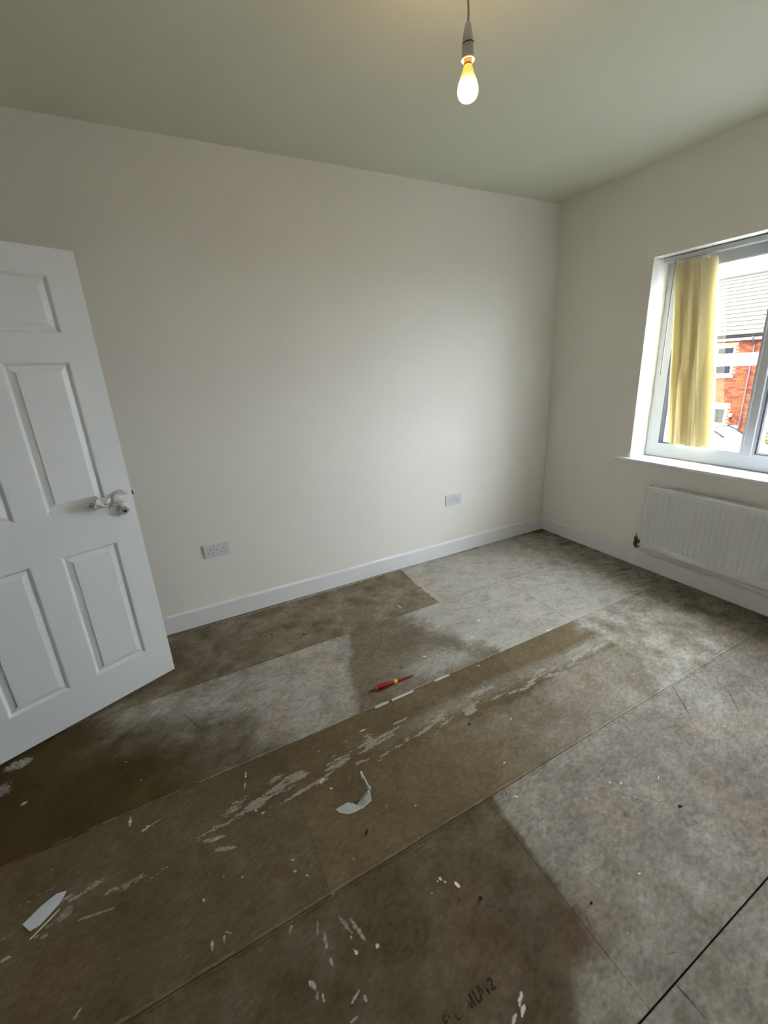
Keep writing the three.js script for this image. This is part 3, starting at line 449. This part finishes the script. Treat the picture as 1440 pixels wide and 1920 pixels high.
// ------------------------------------------------------------------ outside: the street and the house opposite
const GY = -2.75, HX = 20;
struct(put('ground', box(T + 0.2, 60, GY - 0.2, GY, -60, 50), std([0.09, 0.09, 0.087], 0.9)), 'road and drive outside the window', 'ground');
struct(put('pavement', box(17.9, HX, GY, GY + 0.1, -40, 30), std([0.15, 0.145, 0.135], 0.9)));
{
  const t = group('brick_house', [HX, GY, -7]); tag(t, 'red brick house with a pale tiled roof across the street', 'house');
  const Z = (z) => z + 7, Y = (y) => y - GY, z0 = -15, z1 = 1.5, eave = 2.02;
  const bx = (x0, x1, y0, y1, a, b) => box(x0, x1, Y(y0), Y(y1), Z(a), Z(b));
  const open = [[-8.69, -7.93, 0.47, 1.715], [-9.9, -7.86, -2.18, -0.985], [-6.55, -4.15, GY, -1.00], [-3.2, -1.9, 0.47, 1.715], [-12.5, -11.3, 0.47, 1.715]];
  put('wall', bx(0.02, 0.3, GY, eave, z0, z1), std([0.12, 0.085, 0.055], 0.95), t);
  // brick faces, laid in stretcher bond around the openings
  const bricks = [], base = new THREE.BoxGeometry(0.03, 0.065, 0.215);
  for (let c = 0; c * 0.075 < eave - GY - 0.02; c++) for (let k = 0; k < 74; k++) {
    const y = GY + 0.0375 + c * 0.075, z = z0 + 0.11 + k * 0.225 + (c % 2 ? 0.1125 : 0); if (z > z1 - 0.1) continue;
    if (open.some(([a, b, lo, hi]) => z > a - 0.1 && z < b + 0.1 && y > lo - 0.03 && y < hi + 0.03)) continue;
    const b = base.clone().translate(0.006, Y(y), Z(z)), v = hash(c, k, 12), col = [0.10 * lerp(0.45, 1.25, v), 0.022 * lerp(0.45, 1.45, v), 0.009 * lerp(0.7, 1.2, hash(c, k, 13))], a = new Float32Array(b.attributes.position.count * 3);
    for (let i = 0; i < a.length; i += 3) a.set(col, i); b.setAttribute('color', new THREE.BufferAttribute(a, 3)); bricks.push(b);
  }
  const bm = put('brickwork', bricks, std([1, 1, 1], 0.95, { vertexColors: true, specularIntensity: 0.2 }), t); bm.userData.kind = 'stuff';
  const stone = std([0.11, 0.084, 0.04], 0.85), wf = std([0.30, 0.30, 0.30], 0.6), pane = std([0.006, 0.007, 0.009], 0.3, { specularIntensity: 0.1 });
  const window_ = (a, b, lo, hi, mul) => {
    const f = put('window', [bx(-0.005, 0.02, lo, hi, a, a + 0.07), bx(-0.005, 0.02, lo, hi, b - 0.07, b), bx(-0.005, 0.02, lo, lo + 0.07, a + 0.07, b - 0.07), bx(-0.005, 0.02, hi - 0.07, hi, a + 0.07, b - 0.07), ...mul.map(([p, q, r, s]) => bx(-0.005, 0.02, r, s, p, q))], wf, t);
    put('pane', bx(0.005, 0.008, lo + 0.07, hi - 0.07, a + 0.07, b - 0.07), pane, f); return f;
  };
  for (const i of [0, 3, 4]) { const [a, b, lo, hi] = open[i]; window_(a, b, lo, hi, i ? [] : [[a + 0.07, b - 0.07, 1.03, 1.12]]); put('lintel', bx(-0.02, 0.05, hi, hi + 0.15, a - 0.12, b + 0.10), stone, t); put('sill', bx(-0.07, 0.05, lo - 0.13, lo, a - 0.12, b + 0.10), std([0.16, 0.14, 0.10], 0.85), t); }
  { const [a, b, lo, hi] = open[1]; const f = window_(a, b, lo, hi, [[-8.95, -8.88, lo + 0.07, hi - 0.07]]); put('curtain', bx(0.0035, 0.005, lo + 0.07, hi - 0.07, -8.87, -8.36), std([0.03, 0.033, 0.038], 0.9), f); put('lintel', bx(-0.02, 0.05, hi, hi + 0.21, a - 0.12, b + 0.13), stone, t); put('sill', bx(-0.07, 0.05, lo - 0.1, lo, a - 0.1, b + 0.1), std([0.16, 0.14, 0.10], 0.85), t); }
  const gd = put('garage_door', bx(0.0, 0.05, GY + 0.02, -1.02, -6.53, -4.17), wf, t);
  for (let k = 0; k < 5; k++) put('panel', new RoundedBoxGeometry(0.03, 0.31, 2.3, 2, 0.012).translate(-0.005, Y(GY + 0.21 + k * 0.335), Z(-5.35)), std([0.075, 0.073, 0.06], 0.6), gd);
  put('garage_lintel', bx(-0.02, 0.05, -1.0, -0.80, -6.75, -3.95), stone, t);
  put('meter_box', [new RoundedBoxGeometry(0.10, 0.60, 0.50, 2, 0.02).translate(-0.05, Y(-2.065), Z(-7.51))], std([0.82, 0.82, 0.82], 0.5), t);
  put('fascia', bx(-0.22, -0.19, 1.93, 2.13, z0 - 0.1, z1 + 0.1), wf, t);
  put('soffit', bx(-0.19, 0.02, 1.98, 2.0, z0 - 0.1, z1 + 0.1), wf, t);
  const gut = new THREE.Shape(); gut.absarc(0, 0, 0.056, Math.PI, 2 * Math.PI, false); gut.lineTo(0.05, 0); gut.absarc(0, 0, 0.05, 2 * Math.PI, Math.PI, true); gut.closePath();
  put('gutter', new THREE.ExtrudeGeometry(gut, { depth: z1 - z0 + 0.2, bevelEnabled: false, curveSegments: 10 }).translate(-0.285, Y(2.12), Z(z0 - 0.1)), std([0.008, 0.007, 0.007], 0.6, { specularIntensity: 0.3 }), t);
  put('downpipe', tube([[-0.285, Y(2.07), Z(-7.225)], [-0.285, Y(1.98), Z(-7.225)], [-0.2, Y(1.86), Z(-7.225)], [-0.07, Y(1.76), Z(-7.225)], [-0.05, Y(1.6), Z(-7.225)], [-0.05, Y(0), Z(-7.225)], [-0.05, 0.1, Z(-7.225)]], 0.038, 60, 10), std([0.022, 0.010, 0.008], 0.6), t);
  for (const y of [1.2, -0.3, -1.7]) put('pipe_clip', cyl(0.05, 0.05, 0.05, 12).translate(-0.05, Y(y), Z(-7.225)), std([0.022, 0.010, 0.008], 0.6), t);
  // roof: overlapping courses of flat tiles
  const pitch = Math.atan2(5.02 - 2.16, 3.95), n = 15, len = 4.9, gauge = len / n, tile = std([0.036, 0.032, 0.025], 0.95, { specularIntensity: 0.1 });
  for (let k = 0; k < n; k++) {
    const g = new THREE.BoxGeometry(gauge + 0.06, 0.035, z1 - z0 + 0.3).translate((gauge + 0.06) / 2, 0, 0).rotateZ(-0.06).translate(k * gauge, 0.04, 0).rotateZ(pitch).translate(-0.30, Y(2.14), Z((z0 + z1) / 2));
    put('tile_course', g, tile, t);
  }
  put('ridge', cyl(0.11, 0.11, z1 - z0 + 0.3, 14).rotateX(Math.PI / 2).translate(-0.30 + 4.9 * Math.cos(pitch), Y(2.14) + 4.9 * Math.sin(pitch) + 0.02, Z((z0 + z1) / 2)), tile, t);
  put('roof_back', [new THREE.BoxGeometry(4.9, 0.1, z1 - z0 + 0.3).translate(2.45, -0.09, 0).rotateZ(pitch).translate(-0.3, Y(2.14), Z((z0 + z1) / 2)), new THREE.BoxGeometry(4.9, 0.1, z1 - z0 + 0.3).translate(2.45, -0.09, 0).rotateZ(Math.PI - pitch).translate(-0.3 + 2 * 4.9 * Math.cos(pitch), Y(2.14), Z((z0 + z1) / 2))], tile, t);
}
{
  const t = group('wall_lantern', [HX - 0.01, -1.27, -7.61]); tag(t, 'small black lantern fixed to the brick wall above the white box', 'lantern');
  const k = std([0.006, 0.006, 0.006], 0.6, { specularIntensity: 0.2 });
  put('bracket', [rbox(-0.03, 0.0, -0.22, -0.12, -0.035, 0.035, 0.008), tube([[-0.02, -0.17, 0], [-0.07, -0.22, 0], [-0.13, -0.20, 0], [-0.13, -0.12, 0]], 0.011, 20, 8)], k, t);
  put('cap', lathe([[0, 0.17], [0.012, 0.15], [0.03, 0.12], [0.085, 0.075], [0.085, 0.065], [0, 0.065]], 6).translate(-0.13, 0, 0), k, t);
  put('lantern_glass', lathe([[0.0, 0.065], [0.078, 0.065], [0.06, -0.10], [0, -0.10]], 6).translate(-0.13, 0, 0), std([0.85, 0.84, 0.8], 0.3), t);
  put('base', lathe([[0, -0.10], [0.065, -0.10], [0.045, -0.13], [0, -0.135]], 6).translate(-0.13, 0, 0), k, t);
}
{ // parked car
  const t = group('parked_car', [16.6, GY, -6.9]); tag(t, 'grey car parked along the kerb in front of the brick house', 'car');
  const paint = std([0.10, 0.10, 0.105], 0.4), gl = std([0.06, 0.07, 0.06], 0.3, { specularIntensity: 0.3 }), blk2 = std([0.006, 0.006, 0.006], 0.7, { specularIntensity: 0.2 });
  const side = (pts, w, b) => new THREE.ExtrudeGeometry(new THREE.Shape(new THREE.SplineCurve(pts.map((q) => new THREE.Vector2(...q))).getPoints(60)), { depth: w - 2 * b, bevelEnabled: true, bevelSize: b, bevelThickness: b, bevelOffset: -b, bevelSegments: 3 }).translate(0, 0, -(w - 2 * b) / 2).rotateY(-Math.PI / 2);
  put('body', side([[-1.9, 0.35], [-1.95, 0.6], [-1.85, 0.88], [-1.2, 0.95], [0.9, 0.93], [1.7, 0.80], [2.0, 0.62], [1.98, 0.32], [1.2, 0.25], [-1.2, 0.25], [-1.9, 0.35]], 1.7, 0.09), paint, t);
  put('glasshouse', side([[-1.75, 0.92], [-1.4, 1.25], [-0.9, 1.38], [0.0, 1.41], [0.5, 1.33], [1.15, 0.95], [0, 0.9], [-1.75, 0.92]], 1.42, 0.12), gl, t);
  put('roof', side([[-1.3, 1.34], [-0.9, 1.42], [0.0, 1.455], [0.42, 1.41], [0.35, 1.37], [-0.5, 1.38], [-1.3, 1.34]], 1.32, 0.02), paint, t);
  for (const s of [-0.66, 0.66]) { put('pillar', tube([[s, 1.39, 0.40], [s * 1.04, 1.22, 0.80], [s * 1.08, 0.95, 1.22]], 0.035, 16, 8), blk2, t); put('pillar', tube([[s, 1.38, -0.45], [s * 1.06, 0.95, -0.40]], 0.035, 8, 8), blk2, t); put('mirror', new THREE.SphereGeometry(0.09, 12, 8).scale(0.8, 0.7, 0.9).translate(s * 1.4, 1.0, 0.75), paint, t); }
  for (const z of [-1.25, 1.25]) for (const s of [-0.74, 0.74]) { const wl = put('wheel', new THREE.TorusGeometry(0.235, 0.085, 12, 28).rotateY(Math.PI / 2).translate(s, 0.32, z), blk2, t); put('wheel_hub', cyl(0.19, 0.19, 0.12, 20).rotateZ(Math.PI / 2).translate(s, 0.32, z), std([0.4, 0.4, 0.4], 0.35, { metalness: 0.8 }), wl); }
}
{ // golden hedge
  const t = group('hedge', [18.4, GY, -4.3]); tag(t, 'bright yellow leafy hedge in front of the cream garage door', 'hedge');
  put('stems', Array.from({ length: 14 }, (_, i) => tube([[rr(-0.15, 0.15), 0, -1.3 + i * 0.2], [rr(-0.2, 0.2), 0.5, -1.3 + i * 0.2 + rr(-0.1, 0.1)], [rr(-0.25, 0.25), 1.05, -1.3 + i * 0.2 + rr(-0.15, 0.15)]], 0.012, 8, 5)), std([0.12, 0.09, 0.05], 0.9), t);
  const leaf = new THREE.PlaneGeometry(0.06, 0.1, 1, 2), lp = leaf.attributes.position; for (let i = 0; i < lp.count; i++) { lp.setZ(i, 0.012 * Math.cos(lp.getY(i) * 30)); if (Math.abs(lp.getY(i)) > 0.04) lp.setX(i, lp.getX(i) * 0.25); } leaf.computeVertexNormals();
  const N = 4200, im = new THREE.InstancedMesh(leaf, std([1, 1, 1], 0.7, { transmission: 0.3, thickness: 0 }), N), o = new THREE.Object3D(), c = new THREE.Color();
  for (let i = 0; i < N; i++) {
    const z = rr(-1.5, 1.5), y = rr(0.05, 1.2 + 0.06 * Math.sin(z * 5)), x = rr(-0.4, 0.4);
    o.position.set(x, y, z); o.rotation.set(rr(-1.4, 1.4), rr(0, 6.3), rr(-1, 1)); o.scale.setScalar(rr(0.7, 1.4)); o.updateMatrix(); im.setMatrixAt(i, o.matrix);
    im.setColorAt(i, rnd() < 0.15 ? c.setRGB(0.09, 0.04, 0.015) : c.setRGB(rr(0.10, 0.15), rr(0.085, 0.12), rr(0.006, 0.016)));
  }
  im.name = 'leaves'; im.userData.kind = 'stuff'; im.castShadow = im.receiveShadow = true; t.add(im);
}

renderer.render(scene, camera);
